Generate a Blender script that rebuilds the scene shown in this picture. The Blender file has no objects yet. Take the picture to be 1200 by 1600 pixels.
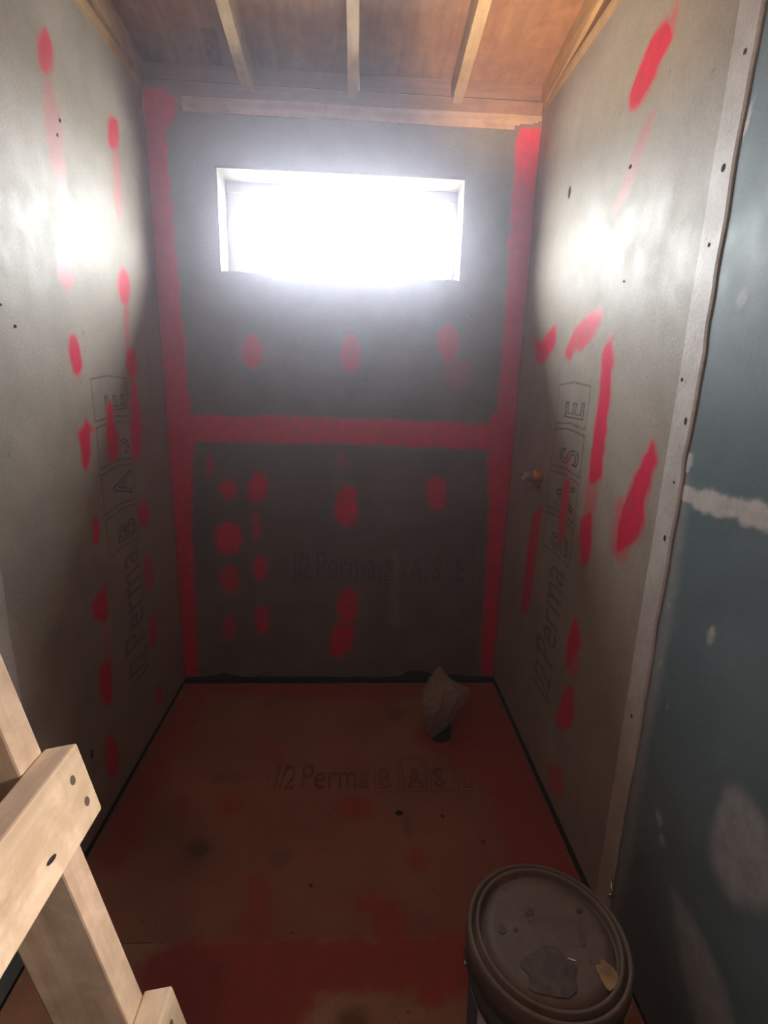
import bpy, bmesh, math, random
import numpy as np
from mathutils import Vector, Matrix

random.seed(7)
SC = bpy.context.scene
COL = SC.collection
W, TOP = 1.42, 2.335          # shower width, height of the side wall tops (metres)
PITCH = 0.17                  # roof rise towards the viewer

# ---------------------------------------------------------------- camera
def make_camera():
    yaw, pitch, roll = 0.0566, -0.2494, 0.0289
    f = Vector((math.sin(yaw)*math.cos(pitch), math.cos(yaw)*math.cos(pitch), math.sin(pitch)))
    r = Vector((math.cos(yaw), -math.sin(yaw), 0)); u = r.cross(f)
    r2 = r*math.cos(roll) + u*math.sin(roll); u2 = -r*math.sin(roll) + u*math.cos(roll)
    cd = bpy.data.cameras.new('camera'); co = bpy.data.objects.new('camera', cd); COL.objects.link(co)
    m = Matrix((( r2.x, u2.x, -f.x, 0.7619), (r2.y, u2.y, -f.y, -2.1763), (r2.z, u2.z, -f.z, 1.3714), (0, 0, 0, 1)))
    co.matrix_world = m
    cd.sensor_fit = 'HORIZONTAL'; cd.sensor_width = 36; cd.lens = 36*822.14/1200
    cd.clip_start = 0.02
    SC.camera = co
make_camera()

# ---------------------------------------------------------------- world, lights, exposure
SC.view_settings.view_transform = 'Standard'; SC.view_settings.look = 'None'
SC.view_settings.gamma = 1; SC.view_settings.use_curve_mapping = False
SC.view_settings.exposure = 0.28
def make_world():
    w = bpy.data.worlds.new('overcast'); SC.world = w; w.use_nodes = True
    nt = w.node_tree; nt.nodes.clear()
    out = nt.nodes.new('ShaderNodeOutputWorld'); bg = nt.nodes.new('ShaderNodeBackground')
    tc = nt.nodes.new('ShaderNodeTexCoord'); sp = nt.nodes.new('ShaderNodeSeparateXYZ')
    rp = nt.nodes.new('ShaderNodeValToRGB'); ma = nt.nodes.new('ShaderNodeMath'); ma.operation = 'MULTIPLY_ADD'
    ma.inputs[1].default_value = 0.5; ma.inputs[2].default_value = 0.5
    nt.links.new(tc.outputs['Generated'], sp.inputs[0]); nt.links.new(sp.outputs['Z'], ma.inputs[0])
    nt.links.new(ma.outputs[0], rp.inputs[0])
    e = rp.color_ramp.elements
    e[0].position = 0.485; e[0].color = (0.42, 0.42, 0.40, 1)
    e[1].position = 0.515; e[1].color = (0.97, 0.98, 1.01, 1)
    nt.links.new(rp.outputs[0], bg.inputs[0]); bg.inputs[1].default_value = SKY
    nt.links.new(bg.outputs[0], out.inputs[0])
def area(name, loc, target, sx, sy, energy, color, spread=math.pi, portal=False):
    l = bpy.data.lights.new(name, 'AREA'); l.shape = 'RECTANGLE'; l.size = sx; l.size_y = sy
    l.energy = energy; l.color = color; l.spread = spread
    o = bpy.data.objects.new(name, l); COL.objects.link(o); o.location = loc
    o.rotation_euler = (Vector(target) - Vector(loc)).to_track_quat('-Z', 'Z').to_euler()
    if portal: l.cycles.is_portal = True
    return o
SKY = 50.0
make_world()
area('window_portal', (0.697, 0.16, 1.918), (0.697, -1, 1.918), 0.91, 0.35, 1, (1, 1, 1), portal=True)
# added light out of view on the right, put in to brighten the ladder
area('ladder_light', (1.36, -1.86, 1.30), (0.47, -1.76, 0.80), 0.10, 0.10, 1.15, (1.0, 0.86, 0.74), spread=math.radians(52))
# added warm fill behind the viewer, tinting the lower walls and floor
def point_light(name, loc, energy, color, r=0.04):
    l = bpy.data.lights.new(name, 'POINT'); l.energy = energy; l.color = color; l.shadow_soft_size = r
    o = bpy.data.objects.new(name, l); COL.objects.link(o); o.location = loc
point_light('warm_fill', (0.45, -2.35, 2.35), 9.5, (1.0, 0.55, 0.35))

def spot(name, loc, target, energy, color, ang, blend=0.8, r=0.05):
    l = bpy.data.lights.new(name, 'SPOT'); l.energy = energy; l.color = color; l.spot_size = math.radians(ang); l.spot_blend = blend; l.shadow_soft_size = r
    o = bpy.data.objects.new(name, l); COL.objects.link(o); o.location = loc
    o.rotation_euler = (Vector(target) - Vector(loc)).to_track_quat('-Z', 'Z').to_euler()
# added spot out of view, put in to brighten the right roof bay
spot('roof_bay_light', (1.10, -2.0, 1.5), (1.285, -0.22, 2.42), 250, (1.0, 0.73, 0.42), 24, 1.0)

# outlines of the brushed paint, metres on each plane (left/right: y,z; back: x,z; floor: x,y), and coverage
DAUB_LEFT = [([(-0.596,2.128),(-0.604,2.095),(-0.624,2.068),(-0.648,2.057),(-0.666,2.065),(-0.672,2.09),(-0.665,2.121),(-0.646,2.148),(-0.622,2.16),(-0.603,2.153)],0.75),([(-0.594,1.945),(-0.6,1.861),(-0.62,1.804),(-0.646,1.796),(-0.667,1.839),(-0.676,1.913),(-0.669,1.991),(-0.651,2.044),(-0.626,2.056),(-0.605,2.019)],0.28),([(-0.231,2.097),(-0.244,2.063),(-0.269,2.035),(-0.296,2.026),(-0.314,2.036),(-0.318,2.063),(-0.306,2.095),(-0.282,2.122),(-0.255,2.133),(-0.235,2.124)],0.85),([(-0.244,1.954),(-0.257,1.885),(-0.278,1.839),(-0.3,1.834),(-0.313,1.87),(-0.312,1.932),(-0.3,1.998),(-0.279,2.043),(-0.258,2.051),(-0.244,2.018)],0.3),([(-0.611,1.635),(-0.621,1.601),(-0.644,1.578),(-0.67,1.574),(-0.689,1.59),(-0.695,1.619),(-0.685,1.652),(-0.663,1.675),(-0.637,1.681),(-0.617,1.666)],0.55),([(-0.248,1.645),(-0.26,1.609),(-0.287,1.584),(-0.317,1.581),(-0.338,1.598),(-0.343,1.63),(-0.331,1.664),(-0.306,1.688),(-0.277,1.694),(-0.254,1.677)],0.8),([(-0.28,1.519),(-0.288,1.474),(-0.301,1.445),(-0.314,1.445),(-0.321,1.472),(-0.321,1.516),(-0.313,1.56),(-0.3,1.588),(-0.288,1.59),(-0.28,1.564)],0.5),([(-0.62,1.411),(-0.625,1.378),(-0.64,1.358),(-0.661,1.358),(-0.679,1.377),(-0.688,1.408),(-0.684,1.438),(-0.669,1.458),(-0.648,1.46),(-0.63,1.442)],1),([(-0.243,1.397),(-0.251,1.366),(-0.273,1.347),(-0.301,1.347),(-0.324,1.365),(-0.333,1.395),(-0.325,1.424),(-0.304,1.443),(-0.277,1.445),(-0.253,1.427)],1),([(-0.275,1.327),(-0.278,1.312),(-0.289,1.303),(-0.302,1.303),(-0.312,1.313),(-0.317,1.328),(-0.313,1.342),(-0.303,1.352),(-0.29,1.352),(-0.279,1.342)],0.6),([(-0.676,1.209),(-0.651,1.213),(-0.635,1.235),(-0.617,1.218),(-0.593,1.208),(-0.6,1.194),(-0.618,1.196),(-0.63,1.144),(-0.648,1.11),(-0.67,1.095),(-0.682,1.121),(-0.684,1.16)],1),([(-0.493,1.273),(-0.468,1.268),(-0.46,1.204),(-0.435,1.148),(-0.458,1.106),(-0.498,1.094),(-0.522,1.123),(-0.522,1.178),(-0.506,1.235)],1),([(-0.307,1.328),(-0.264,1.327),(-0.252,1.228),(-0.243,1.167),(-0.281,1.096),(-0.332,1.066),(-0.352,1.117),(-0.339,1.202)],1),([(-0.628,0.908),(-0.635,0.884),(-0.646,0.872),(-0.657,0.876),(-0.664,0.894),(-0.665,0.919),(-0.658,0.942),(-0.648,0.955),(-0.636,0.952),(-0.629,0.934)],1),([(-0.243,0.86),(-0.256,0.835),(-0.285,0.825),(-0.316,0.833),(-0.338,0.857),(-0.343,0.886),(-0.33,0.91),(-0.304,0.92),(-0.272,0.913),(-0.249,0.89)],1),([(-0.699,0.713),(-0.647,0.732),(-0.629,0.737),(-0.623,0.686),(-0.64,0.629),(-0.677,0.634),(-0.71,0.663),(-0.718,0.697)],1),([(-0.255,0.625),(-0.267,0.587),(-0.293,0.571),(-0.321,0.583),(-0.341,0.617),(-0.346,0.66),(-0.334,0.697),(-0.31,0.714),(-0.281,0.704),(-0.26,0.67)],0.6),([(-0.271,0.392),(-0.283,0.358),(-0.302,0.344),(-0.322,0.355),(-0.335,0.386),(-0.336,0.425),(-0.325,0.458),(-0.306,0.473),(-0.286,0.464),(-0.273,0.433)],0.8),([(-0.697,0.506),(-0.649,0.491),(-0.646,0.422),(-0.668,0.363),(-0.703,0.364),(-0.725,0.416),(-0.721,0.473)],1),([(-0.628,0.544),(-0.635,0.51),(-0.651,0.496),(-0.67,0.507),(-0.685,0.538),(-0.689,0.577),(-0.683,0.61),(-0.667,0.624),(-0.649,0.615),(-0.633,0.585)],0.3),([(-0.661,0.143),(-0.675,0.105),(-0.7,0.096),(-0.726,0.119),(-0.743,0.163),(-0.745,0.212),(-0.733,0.248),(-0.709,0.259),(-0.683,0.239),(-0.664,0.195)],0.85),([(-0.268,0.112),(-0.279,0.088),(-0.299,0.083),(-0.32,0.097),(-0.333,0.125),(-0.335,0.156),(-0.325,0.179),(-0.306,0.185),(-0.285,0.172),(-0.271,0.144)],0.7)]
DAUB_BACK = [([(0.268,0.903),(0.26,0.876),(0.241,0.858),(0.219,0.858),(0.202,0.875),(0.197,0.902),(0.205,0.929),(0.223,0.946),(0.245,0.947),(0.262,0.93)],0.8),([(0.39,0.913),(0.376,0.875),(0.353,0.85),(0.33,0.85),(0.316,0.874),(0.316,0.912),(0.33,0.951),(0.352,0.975),(0.375,0.975),(0.389,0.952)],1),([(0.369,0.749),(0.363,0.714),(0.351,0.692),(0.336,0.692),(0.324,0.714),(0.321,0.749),(0.326,0.783),(0.339,0.805),(0.354,0.805),(0.365,0.784)],0.6),([(0.195,0.75),(0.257,0.756),(0.281,0.7),(0.268,0.642),(0.224,0.616),(0.176,0.635),(0.168,0.693)],1),([(0.263,0.503),(0.253,0.465),(0.232,0.441),(0.206,0.441),(0.186,0.465),(0.18,0.502),(0.19,0.54),(0.211,0.563),(0.237,0.563),(0.256,0.54)],0.75),([(0.386,0.56),(0.379,0.525),(0.362,0.502),(0.342,0.502),(0.327,0.524),(0.322,0.56),(0.33,0.595),(0.346,0.617),(0.365,0.617),(0.381,0.596)],0.9),([(0.24,0.276),(0.232,0.242),(0.216,0.222),(0.197,0.222),(0.182,0.242),(0.178,0.275),(0.185,0.308),(0.202,0.329),(0.221,0.329),(0.235,0.309)],0.6),([(0.385,0.312),(0.378,0.269),(0.362,0.242),(0.344,0.242),(0.33,0.269),(0.326,0.312),(0.332,0.354),(0.348,0.381),(0.366,0.381),(0.38,0.355)],0.85),([(0.694,0.902),(0.742,0.925),(0.766,0.904),(0.77,0.814),(0.755,0.763),(0.695,0.768),(0.678,0.827)],1),([(1.071,0.959),(1.136,0.965),(1.149,0.877),(1.138,0.834),(1.082,0.839),(1.068,0.898)],0.9),([(0.708,0.448),(0.759,0.463),(0.774,0.387),(0.77,0.309),(0.712,0.302),(0.689,0.371)],1),([(0.669,0.261),(0.712,0.302),(0.762,0.261),(0.757,0.182),(0.699,0.126),(0.652,0.156)],0.95),([(0.176,1.006),(0.172,0.984),(0.165,0.971),(0.157,0.97),(0.151,0.984),(0.15,1.006),(0.154,1.028),(0.161,1.041),(0.169,1.041),(0.175,1.028)],0.8),([(0.714,1.036),(0.712,1.011),(0.705,0.995),(0.697,0.995),(0.69,1.01),(0.687,1.035),(0.69,1.06),(0.696,1.076),(0.704,1.076),(0.711,1.061)],0.4),([(0.392,1.457),(0.383,1.418),(0.362,1.394),(0.338,1.393),(0.319,1.416),(0.313,1.454),(0.321,1.492),(0.342,1.516),(0.366,1.517),(0.385,1.494)],0.85),([(0.776,1.46),(0.769,1.416),(0.749,1.388),(0.724,1.387),(0.703,1.414),(0.695,1.457),(0.702,1.501),(0.722,1.528),(0.747,1.529),(0.767,1.503)],0.8),([(1.164,1.514),(1.158,1.474),(1.139,1.448),(1.112,1.447),(1.09,1.472),(1.079,1.511),(1.085,1.551),(1.105,1.576),(1.131,1.577),(1.153,1.554)],0.8),([(1.231,1.402),(1.221,1.361),(1.19,1.335),(1.15,1.333),(1.116,1.358),(1.101,1.398),(1.111,1.438),(1.142,1.464),(1.182,1.465),(1.216,1.441)],0.25)]
DAUB_RIGHT = [([(-0.813,2.146),(-0.855,2.128),(-0.874,2.088),(-0.827,2.053),(-0.764,2.013),(-0.716,2.023),(-0.703,2.059),(-0.739,2.101),(-0.777,2.136)],1),([(-0.846,2.12),(-0.874,2.153),(-0.882,2.142),(-0.87,2.102)],0.5),([(-0.805,1.969),(-0.838,1.949),(-0.78,1.852),(-0.715,1.801),(-0.691,1.822),(-0.75,1.903)],0.28),([(-0.143,1.534),(-0.219,1.515),(-0.341,1.555),(-0.37,1.516),(-0.342,1.473),(-0.224,1.431),(-0.167,1.48)],1),([(-0.467,1.471),(-0.541,1.543),(-0.682,1.571),(-0.683,1.516),(-0.603,1.47),(-0.548,1.467),(-0.506,1.442)],0.75),([(-0.737,1.463),(-0.78,1.488),(-0.805,1.389),(-0.81,1.275),(-0.813,1.173),(-0.813,1.121),(-0.751,1.098),(-0.738,1.171),(-0.744,1.304),(-0.739,1.389)],1),([(-0.728,0.982),(-0.785,1.025),(-0.809,0.94),(-0.792,0.867),(-0.752,0.882)],1),([(-0.744,1.108),(-0.805,1.12),(-0.797,1.01),(-0.736,0.984)],0.45),([(-0.58,1.087),(-0.618,1.08),(-0.625,0.953),(-0.608,0.885),(-0.574,0.907),(-0.565,1.011)],0.8),([(-0.573,1.146),(-0.607,1.151),(-0.609,1.092),(-0.58,1.087)],0.3),([(-1.016,1.227),(-1.036,1.251),(-1.063,1.219),(-1.054,1.168),(-1.045,1.107),(-1.048,1.055),(-1.008,1.0),(-0.95,0.968),(-0.937,1.039),(-0.968,1.132)],1),([(-0.913,1.075),(-0.949,1.1),(-1.008,1.003),(-0.992,0.949),(-0.922,0.959)],0.45),([(-0.339,0.911),(-0.406,0.94),(-0.397,0.812),(-0.39,0.669),(-0.378,0.535),(-0.302,0.5),(-0.291,0.643),(-0.305,0.828)],0.85),([(-0.771,0.692),(-0.824,0.653),(-0.804,0.597),(-0.767,0.524),(-0.748,0.536),(-0.737,0.607)],1),([(-0.774,0.464),(-0.819,0.478),(-0.838,0.382),(-0.757,0.309),(-0.728,0.349)],0.95),([(-0.845,0.581),(-0.842,0.556),(-0.824,0.53),(-0.795,0.512),(-0.767,0.51),(-0.751,0.525),(-0.754,0.552),(-0.775,0.578),(-0.804,0.595),(-0.831,0.596)],0.4),([(-0.837,0.181),(-0.841,0.15),(-0.823,0.112),(-0.788,0.08),(-0.749,0.067),(-0.721,0.079),(-0.717,0.113),(-0.738,0.154),(-0.775,0.185),(-0.812,0.195)],0.55)]
DAUB_FLOOR = [([(0.515,-0.476),(0.512,-0.514),(0.496,-0.537),(0.472,-0.536),(0.448,-0.513),(0.434,-0.475),(0.435,-0.436),(0.452,-0.411),(0.478,-0.411),(0.502,-0.437)],0.4),([(0.413,-0.718),(0.41,-0.745),(0.391,-0.76),(0.363,-0.76),(0.337,-0.743),(0.321,-0.716),(0.323,-0.689),(0.342,-0.673),(0.371,-0.673),(0.399,-0.691)],0.6),([(0.833,-0.737),(0.826,-0.765),(0.799,-0.781),(0.763,-0.78),(0.73,-0.763),(0.714,-0.735),(0.72,-0.707),(0.747,-0.689),(0.785,-0.69),(0.818,-0.708)],0.85),([(0.986,-0.936),(0.978,-0.962),(0.961,-0.977),(0.944,-0.976),(0.931,-0.961),(0.928,-0.935),(0.936,-0.908),(0.953,-0.892),(0.971,-0.892),(0.984,-0.909)],0.75),([(0.243,-0.716),(0.243,-0.743),(0.228,-0.759),(0.203,-0.759),(0.177,-0.742),(0.16,-0.715),(0.159,-0.687),(0.174,-0.669),(0.2,-0.67),(0.227,-0.688)],0.4),([(0.779,-1.052),(0.839,-1.041),(0.893,-1.068),(0.916,-1.117),(0.907,-1.159),(0.85,-1.165),(0.819,-1.144),(0.818,-1.101),(0.79,-1.088)],0.9),([(0.478,-0.983),(0.521,-0.984),(0.558,-1.073),(0.565,-1.143),(0.478,-1.143),(0.489,-1.071)],0.7),([(0.49,-0.203),(0.48,-0.235),(0.446,-0.254),(0.402,-0.254),(0.362,-0.234),(0.342,-0.202),(0.35,-0.169),(0.384,-0.148),(0.431,-0.149),(0.471,-0.17)],0.3),([(0.911,-0.214),(0.901,-0.242),(0.876,-0.259),(0.847,-0.259),(0.824,-0.241),(0.816,-0.213),(0.825,-0.184),(0.85,-0.166),(0.88,-0.166),(0.904,-0.184)],0.3)]
ZONE_FLOOR = [([(0.027,-0.031),(0.128,-0.047),(0.141,-0.374),(0.123,-0.666),(0.127,-0.909),(0.036,-0.928),(0.015,-0.606)],0.62),([(1.4,-0.028),(1.424,-0.31),(1.428,-0.747),(1.43,-1.023),(1.381,-1.095),(1.203,-1.073),(1.22,-0.914),(1.23,-0.715),(1.119,-0.53),(1.016,-0.385),(1.144,-0.22),(1.293,-0.104)],0.8),([(0.029,0.0),(1.4,-0.028),(1.3,-0.138),(1.044,-0.127),(0.789,-0.144),(0.396,-0.122),(0.112,-0.091)],0.75),([(0.299,-1.163),(0.561,-1.149),(0.786,-1.158),(1.016,-1.146),(1.092,-1.138),(1.07,-1.271),(0.991,-1.295),(0.973,-1.313),(0.93,-1.305),(0.904,-1.282),(0.801,-1.273),(0.698,-1.28),(0.66,-1.333),(0.623,-1.366),(0.359,-1.368),(0.278,-1.246)],0.95)]
LID_SPOTS = [('grime_patch', 1.1178, -1.3807, 0.012, 0.006, 'grime', 0.6), ('grime_patch', 1.0532, -1.4122, 0.01, 0.007, 'grime', 0.8), ('grime_patch', 1.1126, -1.4016, 0.005, 0.003, 'grime', 0), ('grime_patch', 1.0809, -1.413, 0.004, 0.005, 'grime', 0), ('grime_patch', 1.2186, -1.3792, 0.006, 0.006, 'grime', 0), ('grime_patch', 1.2011, -1.4357, 0.008, 0.01, 'grime', 0), ('grime_patch', 1.1206, -1.4884, 0.058, 0.034, 'grime', 0.15), ('ochre_patch', 1.2211, -1.4979, 0.014, 0.028, 'ochre', 0.1), ('dry_chip', 1.1672, -1.4701, 0.006, 0.0015, 'white', -0.3)]

# ---------------------------------------------------------------- material helpers
def mat(name):
    m = bpy.data.materials.new(name); m.use_nodes = True
    nt = m.node_tree; b = nt.nodes['Principled BSDF']
    return m, nt, b
def N(nt, kind, **kw):
    n = nt.nodes.new(kind)
    for k, v in kw.items(): setattr(n, k, v)
    return n
def coords(nt, scale=(1, 1, 1), src='Object'):
    tc = N(nt, 'ShaderNodeTexCoord'); mp = N(nt, 'ShaderNodeMapping'); mp.inputs['Scale'].default_value = scale
    nt.links.new(tc.outputs[src], mp.inputs[0]); return mp.outputs[0]
def noise(nt, vec, scale, detail=4, rough=0.55, dist=0.0):
    n = N(nt, 'ShaderNodeTexNoise'); n.inputs['Scale'].default_value = scale; n.inputs['Detail'].default_value = detail
    n.inputs['Roughness'].default_value = rough; n.inputs['Distortion'].default_value = dist
    nt.links.new(vec, n.inputs['Vector']); return n.outputs['Fac']
def ramp(nt, fac, stops):
    r = N(nt, 'ShaderNodeValToRGB'); e = r.color_ramp.elements
    while len(e) < len(stops): e.new(0.5)
    for i, (p, c) in enumerate(stops):
        e[i].position = p; e[i].color = (c if len(c) == 4 else (*c, 1))
    nt.links.new(fac, r.inputs[0]); return r.outputs[0]
def mixc(nt, fac, a, b, mode='MIX'):
    m = N(nt, 'ShaderNodeMix', data_type='RGBA', blend_type=mode)
    for i, v in ((0, fac), (6, a), (7, b)):
        if hasattr(v, 'links') or hasattr(v, 'is_linked'): nt.links.new(v, m.inputs[i])
        elif isinstance(v, (int, float)): m.inputs[i].default_value = v
        else: m.inputs[i].default_value = (v if len(v) == 4 else (*v, 1))
    return m.outputs[2]
def bump(nt, b, fac, strength=0.3, dist=0.002):
    n = N(nt, 'ShaderNodeBump'); n.inputs['Strength'].default_value = strength; n.inputs['Distance'].default_value = dist
    nt.links.new(fac, n.inputs['Height']); nt.links.new(n.outputs[0], b.inputs['Normal'])
SPECK = {}
def speck_nodes(nt, v, dark, light, rough, scale, fine, bstr, spots, spec):
    c = ramp(nt, noise(nt, v, scale, 6, 0.62), [(0.3, dark), (0.7, light)])
    f = noise(nt, v, fine, 3, 0.6)
    c = mixc(nt, 0.35, c, ramp(nt, f, [(0.35, (0.55, 0.55, 0.55)), (0.65, (1, 1, 1))]), 'MULTIPLY')
    if spots:
        s = noise(nt, v, 46, 2, 0.5)
        c = mixc(nt, ramp(nt, s, [(0.70, (0, 0, 0)), (0.76, (1, 1, 1))]), c, spots)
    rr = ramp(nt, noise(nt, v, 11, 5), [(0.3, (rough-.05,)*3), (0.7, (rough+.06,)*3)])
    return c, f, rr
def speckled(name, dark, light, rough=0.5, scale=7, fine=160, bstr=0.25, spots=None, spec=0.5):
    m, nt, b = mat(name); v = coords(nt)
    SPECK[name] = (dark, light, rough, scale, fine, bstr, spots, spec)
    c, f, rr = speck_nodes(nt, v, *SPECK[name])
    nt.links.new(c, b.inputs['Base Color'])
    nt.links.new(rr, b.inputs['Roughness']); b.inputs['Specular IOR Level'].default_value = spec
    bump(nt, b, f, bstr, 0.0012)
    return m
def wood(name, dark, light, axis=2, rough=0.6, grain=9, knots=True, stain=0.25):
    m, nt, b = mat(name)
    s = [grain*5]*3; s[axis] = grain*0.28
    v = coords(nt, tuple(s))
    g = noise(nt, v, 1.0, 5, 0.6, 0.6)
    c = ramp(nt, g, [(0.32, dark), (0.68, light)])
    v2 = coords(nt)
    c = mixc(nt, 0.5, c, ramp(nt, noise(nt, v2, 5, 3), [(0.3, (0.72, 0.68, 0.63)), (0.65, (1, 1, 1))]), 'MULTIPLY')
    st = noise(nt, v2, 17, 5, 0.65, 0.4)
    c = mixc(nt, stain, c, ramp(nt, st, [(0.42, (0.45, 0.38, 0.33)), (0.58, (1, 1, 1))]), 'MULTIPLY')
    if knots:
        sk = [9, 9, 9]; sk[axis] = 4.5
        vo = N(nt, 'ShaderNodeTexVoronoi'); vo.inputs['Scale'].default_value = 1.0
        nt.links.new(coords(nt, tuple(sk)), vo.inputs['Vector'])
        c = mixc(nt, ramp(nt, vo.outputs['Distance'], [(0.06, (0.75,)*3), (0.13, (0,)*3)]), c, tuple(x*0.35 for x in dark))
    nt.links.new(c, b.inputs['Base Color']); b.inputs['Roughness'].default_value = rough
    bump(nt, b, g, 0.25, 0.001)
    return m
def plain(name, col, rough=0.6, metal=0.0, var=0.25, scale=30):
    m, nt, b = mat(name); v = coords(nt)
    c = ramp(nt, noise(nt, v, scale, 4), [(0.3, tuple(x*(1-var) for x in col)), (0.7, tuple(min(1, x*(1+var)) for x in col))])
    nt.links.new(c, b.inputs['Base Color']); b.inputs['Roughness'].default_value = rough; b.inputs['Metallic'].default_value = metal
    return m
def coat(name, base, dark, light, rough=0.42, base2=None):
    """Paint brushed thinly over a board: its coverage is the mesh's 'cover' attribute, the board shows through where thin."""
    m, nt, b = mat(name); v = coords(nt); B = SPECK[base]
    c0, f, r0 = speck_nodes(nt, v, *B)
    if base2:
        c1, f1, r1 = speck_nodes(nt, v, *SPECK[base2]); sp = N(nt, 'ShaderNodeSeparateXYZ'); nt.links.new(v, sp.inputs[0])
        lt = N(nt, 'ShaderNodeMath', operation='LESS_THAN'); lt.inputs[1].default_value = -1.152; nt.links.new(sp.outputs['Y'], lt.inputs[0])
        c0 = mixc(nt, lt.outputs[0], c0, c1)
    n1 = noise(nt, v, 26, 5, 0.6); n2 = noise(nt, v, 150, 3, 0.6)
    at = N(nt, 'ShaderNodeAttribute', attribute_name='cover')
    s = N(nt, 'ShaderNodeMath', operation='ADD'); nt.links.new(n1, s.inputs[0]); nt.links.new(n2, s.inputs[1])
    s2 = N(nt, 'ShaderNodeMath', operation='MULTIPLY_ADD'); s2.inputs[1].default_value = 0.9; s2.inputs[2].default_value = 0.15
    nt.links.new(s.outputs[0], s2.inputs[0])
    k = N(nt, 'ShaderNodeMath', operation='MULTIPLY', use_clamp=True)
    nt.links.new(s2.outputs[0], k.inputs[0]); nt.links.new(at.outputs['Fac'], k.inputs[1])
    red = ramp(nt, n1, [(0.3, dark), (0.7, light)])
    nt.links.new(mixc(nt, k.outputs[0], c0, red), b.inputs['Base Color'])
    nt.links.new(mixc(nt, k.outputs[0], r0, (rough,)*3), b.inputs['Roughness'])
    b.inputs['Specular IOR Level'].default_value = B[7]
    bump(nt, b, f, B[5], 0.0012)
    return m
def ink(name, col, amount):
    m, nt, b = mat(name); v = coords(nt)
    b.inputs['Base Color'].default_value = (*col, 1); b.inputs['Roughness'].default_value = 0.6
    a = ramp(nt, noise(nt, v, 60, 5, 0.65), [(0.3, (amount*0.25,)*3), (0.62, (amount,)*3)])
    nt.links.new(a, b.inputs['Alpha'])
    return m

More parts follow.
